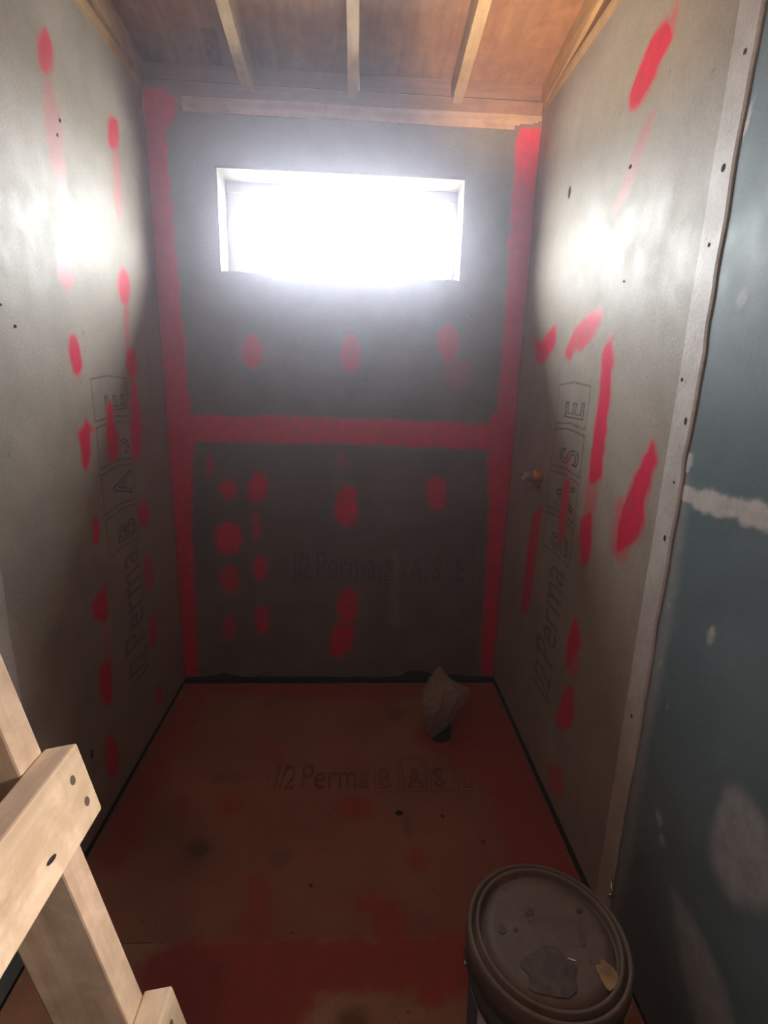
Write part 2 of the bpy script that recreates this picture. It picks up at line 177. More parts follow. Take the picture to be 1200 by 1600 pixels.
M = dict(
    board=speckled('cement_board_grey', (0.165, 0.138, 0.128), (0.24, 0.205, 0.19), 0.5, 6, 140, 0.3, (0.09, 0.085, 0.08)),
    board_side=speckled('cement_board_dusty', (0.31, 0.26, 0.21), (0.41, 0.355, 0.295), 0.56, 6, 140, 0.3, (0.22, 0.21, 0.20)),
    floorboard=speckled('cement_board_trodden', (0.27, 0.122, 0.080), (0.38, 0.178, 0.115), 0.8, 4, 120, 0.3, (0.07, 0.035, 0.02), 0.2),
    subfloor=speckled('subfloor_tan', (0.34, 0.18, 0.115), (0.48, 0.26, 0.165), 0.75, 5, 90, 0.3, (0.1, 0.06, 0.035), 0.25),
    drywall=speckled('moisture_drywall_green', (0.10, 0.145, 0.165), (0.15, 0.20, 0.22), 0.56, 5, 220, 0.12),
    mud=speckled('joint_compound', (0.55, 0.51, 0.48), (0.68, 0.64, 0.60), 0.6, 14, 150, 0.2),
    strip=speckled('plastered_edge', (0.46, 0.40, 0.37), (0.62, 0.56, 0.53), 0.55, 12, 130, 0.35, (0.34, 0.28, 0.25)),
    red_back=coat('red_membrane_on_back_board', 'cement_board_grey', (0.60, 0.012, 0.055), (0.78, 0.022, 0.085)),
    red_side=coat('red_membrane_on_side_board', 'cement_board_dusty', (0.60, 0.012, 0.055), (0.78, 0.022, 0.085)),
    redfloor=coat('red_membrane_trodden', 'cement_board_trodden', (0.28, 0.048, 0.036), (0.38, 0.070, 0.052), 0.65, 'subfloor_tan'),
    mudcoat=coat('thin_joint_compound', 'moisture_drywall_green', (0.44, 0.40, 0.38), (0.56, 0.52, 0.49), 0.6),
    dustcoat=coat('pale_dust', 'cement_board_grey', (0.50, 0.48, 0.46), (0.64, 0.61, 0.58), 0.6),
    stain=coat('brown_stain', 'cement_board_trodden', (0.09, 0.045, 0.03), (0.14, 0.07, 0.045), 0.7, 'subfloor_tan'),
    ink=ink('printing_ink', (0.03, 0.025, 0.03), 0.36),
    ply=wood('roof_plywood', (0.38, 0.19, 0.115), (0.56, 0.30, 0.18), 1, 0.6, 4),
    rafter=wood('rafter_pine', (0.50, 0.31, 0.15), (0.68, 0.46, 0.25), 1, 0.6, 8),
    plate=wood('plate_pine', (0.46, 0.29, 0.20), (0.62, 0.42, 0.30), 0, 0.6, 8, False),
    plate2=wood('shaded_plate_pine', (0.24, 0.12, 0.085), (0.34, 0.18, 0.13), 0, 0.6, 8, False),  # darker copy of the plate pine, shade under the roof put into its colour
    sidewood=wood('side_pine', (0.26, 0.12, 0.05), (0.38, 0.19, 0.08), 1, 0.6, 6),
    dark=plain('dark_gap_framing', (0.035, 0.022, 0.018), 0.85),
    railwood=wood('rail_pine', (0.55, 0.40, 0.27), (0.74, 0.58, 0.43), 2, 0.6, 8),
    rungwood=wood('rung_pine', (0.60, 0.46, 0.33), (0.74, 0.60, 0.46), 1, 0.65, 8, True, 0.35),
    nail=plain('rusty_nail_head', (0.20, 0.15, 0.11), 0.5, 0.5),
    hole=plain('dark_hole', (0.012, 0.01, 0.01), 0.9),
    white=plain('white_vinyl', (0.45, 0.45, 0.46), 0.35, 0, 0.04),
    revealwood=wood('reveal_wood_pale', (0.17, 0.145, 0.125), (0.24, 0.21, 0.185), 0, 0.5, 7, False),
    brass=plain('copper_fitting', (0.62, 0.25, 0.085), 0.38, 0.85),
    ear=plain('worn_copper_ear', (0.70, 0.42, 0.26), 0.42, 0.7),
    steel=plain('grey_nipple', (0.42, 0.40, 0.38), 0.4, 0.6),
    blackpipe=plain('black_abs_pipe', (0.012, 0.012, 0.012), 0.35),
    lid=speckled('dusty_lid', (0.11, 0.072, 0.056), (0.18, 0.125, 0.097), 0.55, 14, 110, 0.25, (0.07, 0.05, 0.04)),
    pail=plain('dark_pail_plastic', (0.05, 0.045, 0.045), 0.5, 0, 0.5, 14),
    labelwhite=plain('label_white', (0.62, 0.60, 0.60), 0.5, 0, 0.08),
    labelblue=plain('label_blue', (0.06, 0.12, 0.20), 0.5, 0, 0.1),
    ochre=plain('ochre_stain', (0.34, 0.21, 0.09), 0.5, 0, 0.3, 40),
    wire=plain('bail_wire', (0.35, 0.34, 0.33), 0.35, 0.9),
    shiny=plain('bright_zinc', (0.85, 0.85, 0.86), 0.18, 1.0, 0.03),
    extwood=plain('rear_wall_board', (0.34, 0.30, 0.27), 0.7),
)
def glass_mat():
    m = bpy.data.materials.new('window_glass'); m.use_nodes = True; nt = m.node_tree; nt.nodes.clear()
    o = N(nt, 'ShaderNodeOutputMaterial'); t = N(nt, 'ShaderNodeBsdfTransparent'); g = N(nt, 'ShaderNodeBsdfGlossy')
    g.inputs['Roughness'].default_value = 0.03; t.inputs[0].default_value = (0.96, 0.98, 0.98, 1)
    mx = N(nt, 'ShaderNodeMixShader'); mx.inputs[0].default_value = 0.05
    nt.links.new(t.outputs[0], mx.inputs[1]); nt.links.new(g.outputs[0], mx.inputs[2]); nt.links.new(mx.outputs[0], o.inputs[0])
    return m
def film_mat():
    m = bpy.data.materials.new('cloudy_plastic_film'); m.use_nodes = True; nt = m.node_tree; b = nt.nodes['Principled BSDF']
    b.inputs['Base Color'].default_value = (0.45, 0.36, 0.32, 1); b.inputs['Roughness'].default_value = 0.3
    o = nt.nodes['Material Output']; t = N(nt, 'ShaderNodeBsdfTranslucent'); t.inputs[0].default_value = (0.7, 0.62, 0.58, 1)
    tr = N(nt, 'ShaderNodeBsdfTransparent'); a = N(nt, 'ShaderNodeMixShader'); a.inputs[0].default_value = 0.35
    c = N(nt, 'ShaderNodeMixShader'); c.inputs[0].default_value = 0.28
    nt.links.new(b.outputs[0], a.inputs[1]); nt.links.new(t.outputs[0], a.inputs[2])
    nt.links.new(a.outputs[0], c.inputs[1]); nt.links.new(tr.outputs[0], c.inputs[2]); nt.links.new(c.outputs[0], o.inputs[0])
    return m
M['glass'] = glass_mat(); M['film'] = film_mat()

# ---------------------------------------------------------------- object helpers
def link(name, me, m=None, parent=None, loc=(0, 0, 0)):
    o = bpy.data.objects.new(name, me); COL.objects.link(o); o.location = loc
    if m is not None: me.materials.append(m)
    if parent is not None: o.parent = parent
    return o
def build(name, bm, m, parent=None, smooth=False, loc=(0, 0, 0)):
    bmesh.ops.recalc_face_normals(bm, faces=bm.faces[:])
    me = bpy.data.meshes.new(name); bm.to_mesh(me); bm.free()
    if smooth:
        for p in me.polygons: p.use_smooth = True
    return link(name, me, m, parent, loc)
def empty(name, loc=(0, 0, 0)):
    o = bpy.data.objects.new(name, None); COL.objects.link(o); o.location = loc; o.empty_display_size = 0.1; return o
def tag(o, label, cat, group=None, kind=None):
    o['label'] = label; o['category'] = cat
    if group: o['group'] = group
    if kind: o['kind'] = kind
    return o
def add_box(bm, lo, hi, bev=0.0, mtx=None):
    r = bmesh.ops.create_cube(bm, size=1.0)['verts']
    c = [(a+b)/2 for a, b in zip(lo, hi)]; s = [b-a for a, b in zip(lo, hi)]
    for v in r: v.co = Vector((c[0]+v.co.x*s[0], c[1]+v.co.y*s[1], c[2]+v.co.z*s[2]))
    if bev:
        ed = list({e for v in r for e in v.link_edges})
        r = list({v for f in bmesh.ops.bevel(bm, geom=ed, offset=bev, segments=2, profile=0.6, affect='EDGES')['faces'] for v in f.verts})
    if mtx is not None:
        for v in set(r): v.co = mtx @ v.co
    return r
def box(name, lo, hi, m, parent=None, bev=0.0, mtx=None):
    bm = bmesh.new(); add_box(bm, lo, hi, bev, mtx); return build(name, bm, m, parent)
def lathe(prof, seg=48, cap=False):
    bm = bmesh.new(); rings = []
    for r, z in prof:
        rings.append([bm.verts.new((r*math.cos(2*math.pi*i/seg), r*math.sin(2*math.pi*i/seg), z)) for i in range(seg)] if r > 1e-6 else [bm.verts.new((0, 0, z))])
    for a, b in zip(rings, rings[1:]):
        for i in range(seg):
            j = (i+1) % seg
            q = [a[i % len(a)], a[j % len(a)], b[j % len(b)], b[i % len(b)]]
            q = list(dict.fromkeys(q))
            if len(q) > 2: bm.faces.new(q)
    return bm
def tube(pts, rad, seg=10):
    bm = bmesh.new(); rings = []; pts = [Vector(p) for p in pts]
    for i, p in enumerate(pts):
        t = (pts[min(i+1, len(pts)-1)] - pts[max(i-1, 0)]).normalized()
        a = t.orthogonal().normalized() if i == 0 else (rings_n - t*rings_n.dot(t)).normalized()
        rings_n = a; b = t.cross(a)
        rings.append([bm.verts.new(p + rad*(a*math.cos(2*math.pi*k/seg) + b*math.sin(2*math.pi*k/seg))) for k in range(seg)])
    for A, B in zip(rings, rings[1:]):
        for k in range(seg): bm.faces.new((A[k], A[(k+1) % seg], B[(k+1) % seg], B[k]))
    bm.faces.new(rings[0]); bm.faces.new(rings[-1])
    return bm
# planes: (u,v) -> world, raised by d off the surface
PL = dict(left=lambda u, v, d: (d, u, v), right=lambda u, v, d: (W-d, u, v),
          back=lambda u, v, d: (u, -d, v), floor=lambda u, v, d: (u, v, d))
RNG = np.random.default_rng(3)
def vnoise(x, y, s, seed):
    """smooth value noise in -1..1 on arrays"""
    r = np.random.default_rng(seed).uniform(-1, 1, (64, 64))
    x = np.asarray(x)/s + 17.3; y = np.asarray(y)/s + 9.1
    i = np.floor(x).astype(int); j = np.floor(y).astype(int); fx = x-i; fy = y-j
    fx = fx*fx*(3-2*fx); fy = fy*fy*(3-2*fy); g = lambda a, b: r[a % 64, b % 64]
    return (g(i, j)*(1-fx)+g(i+1, j)*fx)*(1-fy)+(g(i, j+1)*(1-fx)+g(i+1, j+1)*fx)*fy
def smooth_poly(p, n=6):
    p = np.array(p); k = len(p); out = []
    for i in range(k):
        a, b, c, d = p[i-1], p[i], p[(i+1) % k], p[(i+2) % k]
        for t in np.arange(n)/n:
            out.append(0.5*((2*b)+(c-a)*t+(2*a-5*b+4*c-d)*t*t+(3*b-a-3*c+d)*t**3))
    return np.array(out)
def sdf(poly, X, Y):
    d = np.full(X.shape, 1e9); ins = np.zeros(X.shape, bool); n = len(poly)
    for i in range(n):
        a = poly[i]; b = poly[(i+1) % n]; e = b-a; L = max(e@e, 1e-12)
        t = np.clip(((X-a[0])*e[0]+(Y-a[1])*e[1])/L, 0, 1)
        d = np.minimum(d, np.hypot(X-a[0]-t*e[0], Y-a[1]-t*e[1]))
        cr = ((a[1] > Y) != (b[1] > Y)) & (X < (b[0]-a[0])*(Y-a[1])/(b[1]-a[1]+1e-15)+a[0])
        ins ^= cr
    return np.where(ins, -d, d)
def painted(name, plane, polys, strength, m, parent, cell=0.004, feather=0.010, wob=0.004, lift=0.00006, clip=None, sm=True, seed=1, others=()):
    """A thin coat brushed on a plane, following outlines given in metres on that plane."""
    polys = [smooth_poly(p) if sm else np.array(p, float) for p in polys]
    al = np.concatenate(polys); pad = feather+wob+cell
    x0, y0 = al.min(0)-pad; x1, y1 = al.max(0)+pad
    if clip: x0 = max(x0, clip[0]); x1 = min(x1, clip[1]); y0 = max(y0, clip[2]); y1 = min(y1, clip[3])
    nx = max(3, int((x1-x0)/cell)+1); ny = max(3, int((y1-y0)/cell)+1)
    X, Y = np.meshgrid(np.linspace(x0, x1, nx), np.linspace(y0, y1, ny), indexing='ij')
    D = np.min([sdf(p, X, Y) for p in polys], axis=0)
    wb_ = wob*vnoise(X, Y, 0.022, seed) + 0.5*wob*vnoise(X, Y, 0.008, seed+50)
    t = np.clip(0.5-(D+wb_)/(2*feather), 0, 1); cov = t*t*(3-2*t)*strength
    own = cov.copy()
    for q, st in others:                       # neighbouring strokes the brush ran into
        q = np.array(q)
        if q[:, 0].max() < x0-.02 or q[:, 0].min() > x1+.02 or q[:, 1].max() < y0-.02 or q[:, 1].min() > y1+.02: continue
        t = np.clip(0.5-(sdf(smooth_poly(q), X, Y)+wb_)/(2*feather), 0, 1); cov = np.maximum(cov, t*t*(3-2*t)*st)
    cov, own = own, cov
    keep = (cov[:-1, :-1]+cov[1:, :-1]+cov[:-1, 1:]+cov[1:, 1:]) > 0
    idx = -np.ones(X.shape, int); used = np.zeros(X.shape, bool)
    for a in (slice(None, -1), slice(1, None)):
        for b in (slice(None, -1), slice(1, None)): used[a, b] |= keep
    idx[used] = np.arange(used.sum())
    f = PL[plane]
    cov = own
    co = [f(u, v, lift+0.0005*c) for u, v, c in zip(X[used], Y[used], cov[used])]
    I, J = np.nonzero(keep)
    faces = np.stack([idx[I, J], idx[I+1, J], idx[I+1, J+1], idx[I, J+1]], 1)
    if plane in ('left', 'floor'): pass
    else: faces = faces[:, ::-1] if plane == 'right' else faces
    me = bpy.data.meshes.new(name); me.from_pydata(co, [], faces.tolist())
    at = me.attributes.new('cover', 'FLOAT', 'POINT'); at.data.foreach_set('value', cov[used].astype(np.float32))
    for p in me.polygons: p.use_smooth = True
    return link(name, me, m, parent)
def lettering(parent, origin, udir, vdir, ndir, size, m=None, reach=4):
    """the board's print: 1/2 Perma and BASE in outlined boxes, along udir"""
    bm = bmesh.new()
    def word(s, x, sx, sy, outline=False):
        cu = bpy.data.curves.new('t', 'FONT'); cu.body = s; cu.size = 1.0
        if outline: cu.fill_mode = 'NONE'; cu.bevel_depth = 0.022; cu.bevel_resolution = 0
        else: cu.offset = 0.006
        ob = bpy.data.objects.new('t', cu); COL.objects.link(ob); dg = bpy.context.evaluated_depsgraph_get()
        me = bpy.data.meshes.new_from_object(ob.evaluated_get(dg)); xs = [v.co.x for v in me.vertices]
        lo, hi = min(xs), max(xs)
        for v in me.vertices: v.co = Vector((x+(v.co.x-lo)*sx, v.co.y*sy, v.co.z*0.02))
        bm.from_mesh(me); bpy.data.objects.remove(ob); bpy.data.meshes.remove(me); bpy.data.curves.remove(cu)
        return x+(hi-lo)*sx
    def stroke(a, b, w=0.022):
        a = Vector(a); b = Vector(b); t = (b-a).normalized(); n = Vector((-t.y, t.x))*w/2
        bm.faces.new([bm.verts.new((p.x+q.x, p.y+q.y, 0)) for p, q in ((a, -n), (b, -n), (b, n), (a, n))])
    x = word('1', 0, 0.75, 1.25); stroke((x+0.06, 0), (x+0.20, 0.90), 0.06); x = word('2', x+0.16, 0.7, 1.25)
    x = word('Perma', x+0.16, 0.74, 1.35)
    x += 0.14
    for k, ch in enumerate('BASE'):
        w = 0.66
        for a, b in (((x, -.14), (x+w, -.14)), ((x+w, -.14), (x+w+.05, .5)), ((x+w+.05, .5), (x+w, 1.12)), ((x+w, 1.12), (x, 1.12)), ((x, 1.12), (x+.05, .5)), ((x+.05, .5), (x, -.14))):
            stroke(a, b, 0.035)
        word(ch, x+0.13, 0.62, 1.05, True)
        x += w+0.10
        if k+1 >= reach: break
    o = Vector(origin); U, V, Nn = Vector(udir), Vector(vdir), Vector(ndir)
    for v in bm.verts: v.co = o + U*(v.co.x*size) + V*(v.co.y*size) + Nn*(0.00025+abs(v.co.z)*0.004)
    me = bpy.data.meshes.new('printed_lettering'); bm.to_mesh(me); bm.free()
    return link('printed_lettering', me, m or M['ink'], parent)

# ================================================================ FLOOR
GAP = 0.022
floor = box('floor', (-0.06, -3.3, -0.06), (W+0.06, 0.06, -0.013), M['dark']); floor['kind'] = 'structure'
tag(floor, 'shower floor of printed board with red membrane, tan subfloor in front', 'floor')
def floor_panel(name, y0, y1, m, ragged=0.0):
    bm = bmesh.new(); n = 40
    xs = np.linspace(0.0, W, n)
    e = y1 + ragged*vnoise(xs, xs*0, 0.03, 5)
    t = [bm.verts.new((x, yy, 0)) for x, yy in zip(xs, e)]; s = [bm.verts.new((x, y0, 0)) for x in xs]
    tb = [bm.verts.new((x, yy, -0.0127)) for x, yy in zip(xs, e)]; sb = [bm.verts.new((x, y0, -0.0127)) for x in xs]
    for i in range(n-1):
        bm.faces.new((s[i], s[i+1], t[i+1], t[i])); bm.faces.new((t[i], t[i+1], tb[i+1], tb[i])); bm.faces.new((s[i], s[i+1], sb[i+1], sb[i]))
        bm.faces.new((sb[i], tb[i], tb[i+1], sb[i+1]))
    bm.faces.new((s[0], t[0], tb[0], sb[0])); bm.faces.new((s[-1], sb[-1], tb[-1], t[-1]))
    return build(name, bm, m, floor)
floor_panel('cement_board', -1.150, -0.012, M['floorboard'], 0.004)
floor_panel('subfloor_panel', -3.3, -1.1525, M['subfloor'])
ALLF = ZONE_FLOOR + DAUB_FLOOR
for k, (p, s) in enumerate(ZONE_FLOOR):
    painted('membrane_coat', 'floor', [p], s, M['redfloor'], floor, 0.006, 0.030 if k < 3 else 0.016, 0.012, 0.00005+0.00001*k, (0.003, W-0.003, -2, -0.013), seed=20, others=ALLF)
for k, (p, s) in enumerate(DAUB_FLOOR):
    painted('paint_daub', 'floor', [p], s, M['redfloor'], floor, 0.005, 0.018, 0.008, 0.00012+.000005*k, seed=20, others=ALLF)
for k, (x, y, a, b, st) in enumerate(((.316, -.889, .035, .035, .8), (.941, -.815, .012, .045, .6), (.775, -1.337, .035, .03, .7), (.56, -.925, .03, .03, .4), (.33, -.60, .05, .03, .35), (.945, -.245, .03, .05, .4))):
    painted('water_stain', 'floor', [[(x+a*math.cos(t), y+b*math.sin(t)) for t in np.linspace(0, 2*math.pi, 9)[:-1]]], st, M['stain'], floor, 0.005, 0.016, 0.006, 0.0002, seed=33+k)
lettering(floor, (0.497, -0.655, 0), (1, 0, 0), (0, 1, 0), (0, 0, 1), 0.128)
bm = bmesh.new()
for (x, y, r) in ((0.92, -0.765, .013), (0.655, -1.01, .006), (1.06, -0.78, .007), (1.17, -0.88, .006)):
    bmesh.ops.create_circle(bm, cap_ends=True, segments=12, radius=r, matrix=Matrix.Translation((x, y, 0.0012)) @ Matrix.Diagonal((1, .8, 1, 1)))
build('screw_dent', bm, M['hole'], floor)

# ================================================================ BACK WALL
wb = empty('wall_back', (W/2, 0.0, 0)); wb['kind'] = 'structure'; tag(wb, 'back wall of two grey cement boards with red taped seams under a high window', 'wall')
def P(name, lo, hi, m, par, bev=0.0):
    off = par.location
    o = box(name, lo, hi, m, None, bev); o.parent = par; o.matrix_parent_inverse = Matrix.Translation(-off); return o
def adopt(o, par): o.parent = par; o.matrix_parent_inverse = Matrix.Translation(-par.location); return o
WX0, WX1, WZ0, WZ1, ZJ = 0.243, 1.151, 1.745, 2.091, 1.153
bm = bmesh.new()
for lo, hi in (((0, 0.0135, 0), (W, 0.05, WZ0-.006)), ((0, 0.0135, WZ1+.006), (W, 0.05, 2.36)), ((0, 0.0135, WZ0-.006), (WX0-.006, 0.05, WZ1+.006)), ((WX1+.006, 0.0135, WZ0-.006), (W, 0.05, WZ1+.006))):
    add_box(bm, lo, hi)
adopt(build('framing', bm, M['dark']), wb)
def board_outline(name, xs, zb, z1, par, m):
    """board with a broken lower edge"""
    bm = bmesh.new(); fr = []; bk = []
    for x, z in zip(xs, zb):
        fr.append((bm.verts.new((x, 0, z)), bm.verts.new((x, 0, z1)))); bk.append((bm.verts.new((x, 0.0127, z)), bm.verts.new((x, 0.0127, z1))))
    for i in range(len(xs)-1):
        a, b, c, d = fr[i], fr[i+1], bk[i], bk[i+1]
        bm.faces.new((a[0], b[0], b[1], a[1])); bm.faces.new((c[0], c[1], d[1], d[0])); bm.faces.new((a[0], c[0], d[0], b[0])); bm.faces.new((a[1], b[1], d[1], c[1]))
    bm.faces.new((fr[0][0], fr[0][1], bk[0][1], bk[0][0])); bm.faces.new((fr[-1][0], bk[-1][0], bk[-1][1], fr[-1][1]))
    return adopt(build(name, bm, m), par)
xs = np.linspace(0.001, W-0.001, 120)
zb = .027 + 0.004*vnoise(xs, xs*0, 0.02, 9) + 0.018*np.exp(-((xs-0.17)/0.06)**2) + 0.03*np.exp(-((xs-1.06)/0.07)**4) + 0.012*np.exp(-((xs-1.25)/0.05)**4)
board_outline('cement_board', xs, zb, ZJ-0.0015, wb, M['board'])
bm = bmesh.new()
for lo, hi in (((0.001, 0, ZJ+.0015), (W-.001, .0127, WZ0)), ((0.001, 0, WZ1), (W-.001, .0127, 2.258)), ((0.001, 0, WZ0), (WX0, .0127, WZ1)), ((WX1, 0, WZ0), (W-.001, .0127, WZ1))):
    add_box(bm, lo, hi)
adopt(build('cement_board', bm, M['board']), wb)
P('top_plate', (0.0, 0.001, 2.261), (W, 0.09, 2.309), M['plate'], wb, 0.002)
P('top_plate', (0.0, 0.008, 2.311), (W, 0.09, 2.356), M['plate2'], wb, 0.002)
# red membrane brushed over seams and corners
lb = [(0, .03), (.06, .03), (.066, .3), (.075, .8), (.10, 1.05), (.105, 1.10), (.105, 1.21), (.094, 1.26), (.088, 1.5), (.078, 1.9), (.075, 2.15), (.07, 2.2), (.112, 2.23), (.118, 2.30), (.085, 2.335), (0, 2.325)]
rb = [(W, .03), (1.362, .03), (1.352, .3), (1.345, .7), (1.315, 1.08), (1.315, 1.22), (1.342, 1.27), (1.342, 1.6), (1.332, 2.0), (1.333, 2.265), (W, 2.27)]
jb = [(0.06, 1.098), (.3, 1.104), (.55, 1.106), (.8, 1.102), (1.1, 1.098), (1.36, 1.094), (1.36, 1.20), (1.2, 1.198), (.9, 1.206), (.6, 1.207), (.45, 1.211), (.3, 1.203), (.06, 1.205)]
CL = (0.002, W-0.002, 0.03, 2.34)
adopt(painted('membrane_band', 'back', [lb, rb, jb], 1.0, M['red_back'], None, 0.006, 0.013, 0.006, 0.00005, CL, False, 70), wb)
for k, (p, s) in enumerate(DAUB_BACK):
    adopt(painted('paint_daub', 'back', [p], s, M['red_back'], None, 0.004, 0.016, 0.006, 0.00008+.000004*k, CL, seed=70, others=DAUB_BACK+[(lb, 1), (rb, 1), (jb, 1)]), wb)
adopt(painted('dust_smear', 'back', [[(.925, .62), (.95, .62), (.96, .42), (.955, .27), (.93, .27), (.925, .42)]], 0.12, M['dustcoat'], None, 0.005, 0.015, 0.006, 0.00005, CL, seed=5), wb)
adopt(lettering(None, (0.497, 0, 0.508), (1, 0, 0), (0, 0, 1), (0, -1, 0), 0.140), wb)
adopt(build('crack', tube([(.345, -.0005, .028), (.352, -.001, .04), (.362, -.0005, .052)], .0022, 6), M['hole']), wb)
# ---- window
wn = empty('window_1', ((WX0+WX1)/2, 0.0, WZ0)); wn['kind'] = 'structure'; tag(wn, 'wide low window with white sash, blown out by daylight, in back wall', 'window')
D = 0.135; T = 0.007
P('reveal_board', (WX0, -0.004, WZ1-T*.4), (WX1, D, WZ1+T), M['revealwood'], wn, 0.001)
P('reveal_board', (WX0, 0.002, WZ0-T), (WX1, D, WZ0+T*.15), M['revealwood'], wn, 0.001)
P('reveal_board', (WX0-T, -0.003, WZ0-T), (WX0+T*.25, D, WZ1+T), M['revealwood'], wn, 0.001)
P('reveal_board', (WX1-T*.25, -0.003, WZ0-T), (WX1+T, D, WZ1+T), M['revealwood'], wn, 0.001)
bm = bmesh.new(); s = 0.05
x0, x1, z0, z1 = WX0-.01, WX1+.01, WZ0-.01, WZ1+.01
for lo, hi in (((x0, D, z0), (x1, D+.05, z0+s*.45)), ((x0, D, z1-s), (x1, D+.05, z1)), ((x0, D, z0+s*.45), (x0+s+.012, D+.05, z1-s)), ((x1-s*.8, D, z0+s*.45), (x1, D+.05, z1-s))):
    add_box(bm, lo, hi, 0.004)
adopt(build('sash', bm, M['white']), wn)
P('pane', (x0+s, D+.022, z0+s*.45), (x1-s*.8, D+.026, z1-s), M['glass'], wn)
# exterior skin around the window so that daylight comes only through it
bm = bmesh.new()
for lo, hi in (((-.06, .05, -.06), (W+.06, .185, WZ0-.008)), ((-.06, .09, WZ1+.008), (W+.06, .185, 2.30)), ((-.06, .05, WZ0-.008), (WX0-.008, .185, WZ1+.008)), ((WX1+.008, .05, WZ0-.008), (W+.06, .185, WZ1+.008))):
    add_box(bm, lo, hi)
adopt(build('sheathing', bm, M['dark']), wb)

# ================================================================ SIDE WALLS
def zroof(y): return 2.335 + PITCH*max(-y, -0.2)     # underside of rafters
def side_backing(name, x0, x1, y0, y1, m):
    bm = bmesh.new()
    q = [(y0, -0.013), (y1, -0.013), (y1, zroof(y1)+.088), (y0, zroof(y0)+.088)]
    a = [bm.verts.new((x0, y, z)) for y, z in q]; b = [bm.verts.new((x1, y, z)) for y, z in q]
    bm.faces.new(a); bm.faces.new(b[::-1])
    for i in range(4): bm.faces.new((a[i], a[(i+1) % 4], b[(i+1) % 4], b[i]))
    return build(name, bm, m)
def side_wall(name, side, label):
    s = 1 if side == 'left' else -1
    X = (lambda d: d) if side == 'left' else (lambda d: W-d)     # d = distance into the room
    w = empty(name, (X(-.03), -1.2, 0)); w['kind'] = 'structure'; tag(w, label, 'wall')
    xr = sorted((X(-.014), X(-.06)))
    adopt(side_backing('framing', xr[0], xr[1], -3.3, 0.05, M['sidewood']), w)
    def slab(nm, y0, y1, z0, z1, d0, d1, m, bev=0.0):
        xa, xb = sorted((X(d0), X(d1))); return P(nm, (xa, y0, z0), (xb, y1, z1), m, w, bev)
    slab('sole_plate', -1.08, 0, -.013, GAP+.02, -.0139, -.0132, M['dark'])
    return w, X, slab
wl, XL, slabL = side_wall('wall_left', 'left', 'left wall of dusty grey cement board with red paint daubs')
wr, XR, slabR = side_wall('wall_right', 'right', 'right wall of grey cement board then blue-green drywall beyond an edge strip')
EL, ER = -1.075, -1.100
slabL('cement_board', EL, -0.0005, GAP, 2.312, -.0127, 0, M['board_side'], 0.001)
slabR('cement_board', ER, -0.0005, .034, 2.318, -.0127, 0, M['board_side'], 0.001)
slabL('top_plate', -3.3, -0.0005, 2.314, 2.36, -.0139, -.002, M['rafter'], 0.001)
slabR('top_plate', -3.3, -0.0005, 2.320, 2.36, -.0139, -.002, M['rafter'], 0.001)
# drywall of the room in front
slabL('drywall_panel', -3.3, EL-.08, 0.01, 2.312, -.0127, -.001, M['drywall'])
slabR('drywall_panel', -3.3, ER-.045, 0.012, 1.165, -.0127, -.001, M['drywall'])
slabR('drywall_panel', -3.3, ER-.045, 1.168, 2.318, -.0127, -.001, M['drywall'])
def edge_strip(par, X, y0, y1, z1, seed):
    """plastered strip covering the end of the cement board, wavy on the room side"""
    bm = bmesh.new(); n = 90; zs = np.linspace(0.012, z1, n); rows = []
    wv = 0.004*vnoise(zs, zs*0, 0.09, seed) + 0.002*vnoise(zs, zs*0, 0.03, seed+1)
    wi = 0.002*vnoise(zs, zs*0, 0.12, seed+2)
    for z, a, b in zip(zs, wv, wi):
        pr = [(y1+b, -.001), (y1+b-.003, .003), (y0+a+.007, .0035), (y0+a+.001, .0018), (y0+a, -.003), (y0+a, -.012), (y1, -.012)]
        rows.append([bm.verts.new((X(d), y, z)) for y, d in pr])
    for A, B in zip(rows, rows[1:]):
        k = len(A)
        for i in range(k): bm.faces.new((A[i], A[(i+1) % k], B[(i+1) % k], B[i]))
    bm.faces.new(rows[0]); bm.faces.new(rows[-1])
    return adopt(build('edge_strip', bm, M['strip']), par)
edge_strip(wr, XR, ER-.066, ER+.004, 2.40, 31)
edge_strip(wl, XL, EL-.082, EL+.004, 2.40, 37)
for side, par, data, e, off in (('left', wl, DAUB_LEFT, EL, 120), ('right', wr, DAUB_RIGHT, ER, 160)):
    for k, (p, s) in enumerate(data):
        adopt(painted('paint_daub', side, [p], s, M['red_side'], None, 0.005, 0.013, 0.005, 0.00006+.000004*k, (e+.005, -.002, GAP+.003, 2.31), seed=off, others=data), par)
adopt(lettering(None, (0, -0.375, 0.30), (0, 0, 1), (0, -1, 0), (1, 0, 0), 0.185), wl)
adopt(lettering(None, (W, -0.655, 0.32), (0, 0, 1), (0, 1, 0), (-1, 0, 0), 0.185), wr)
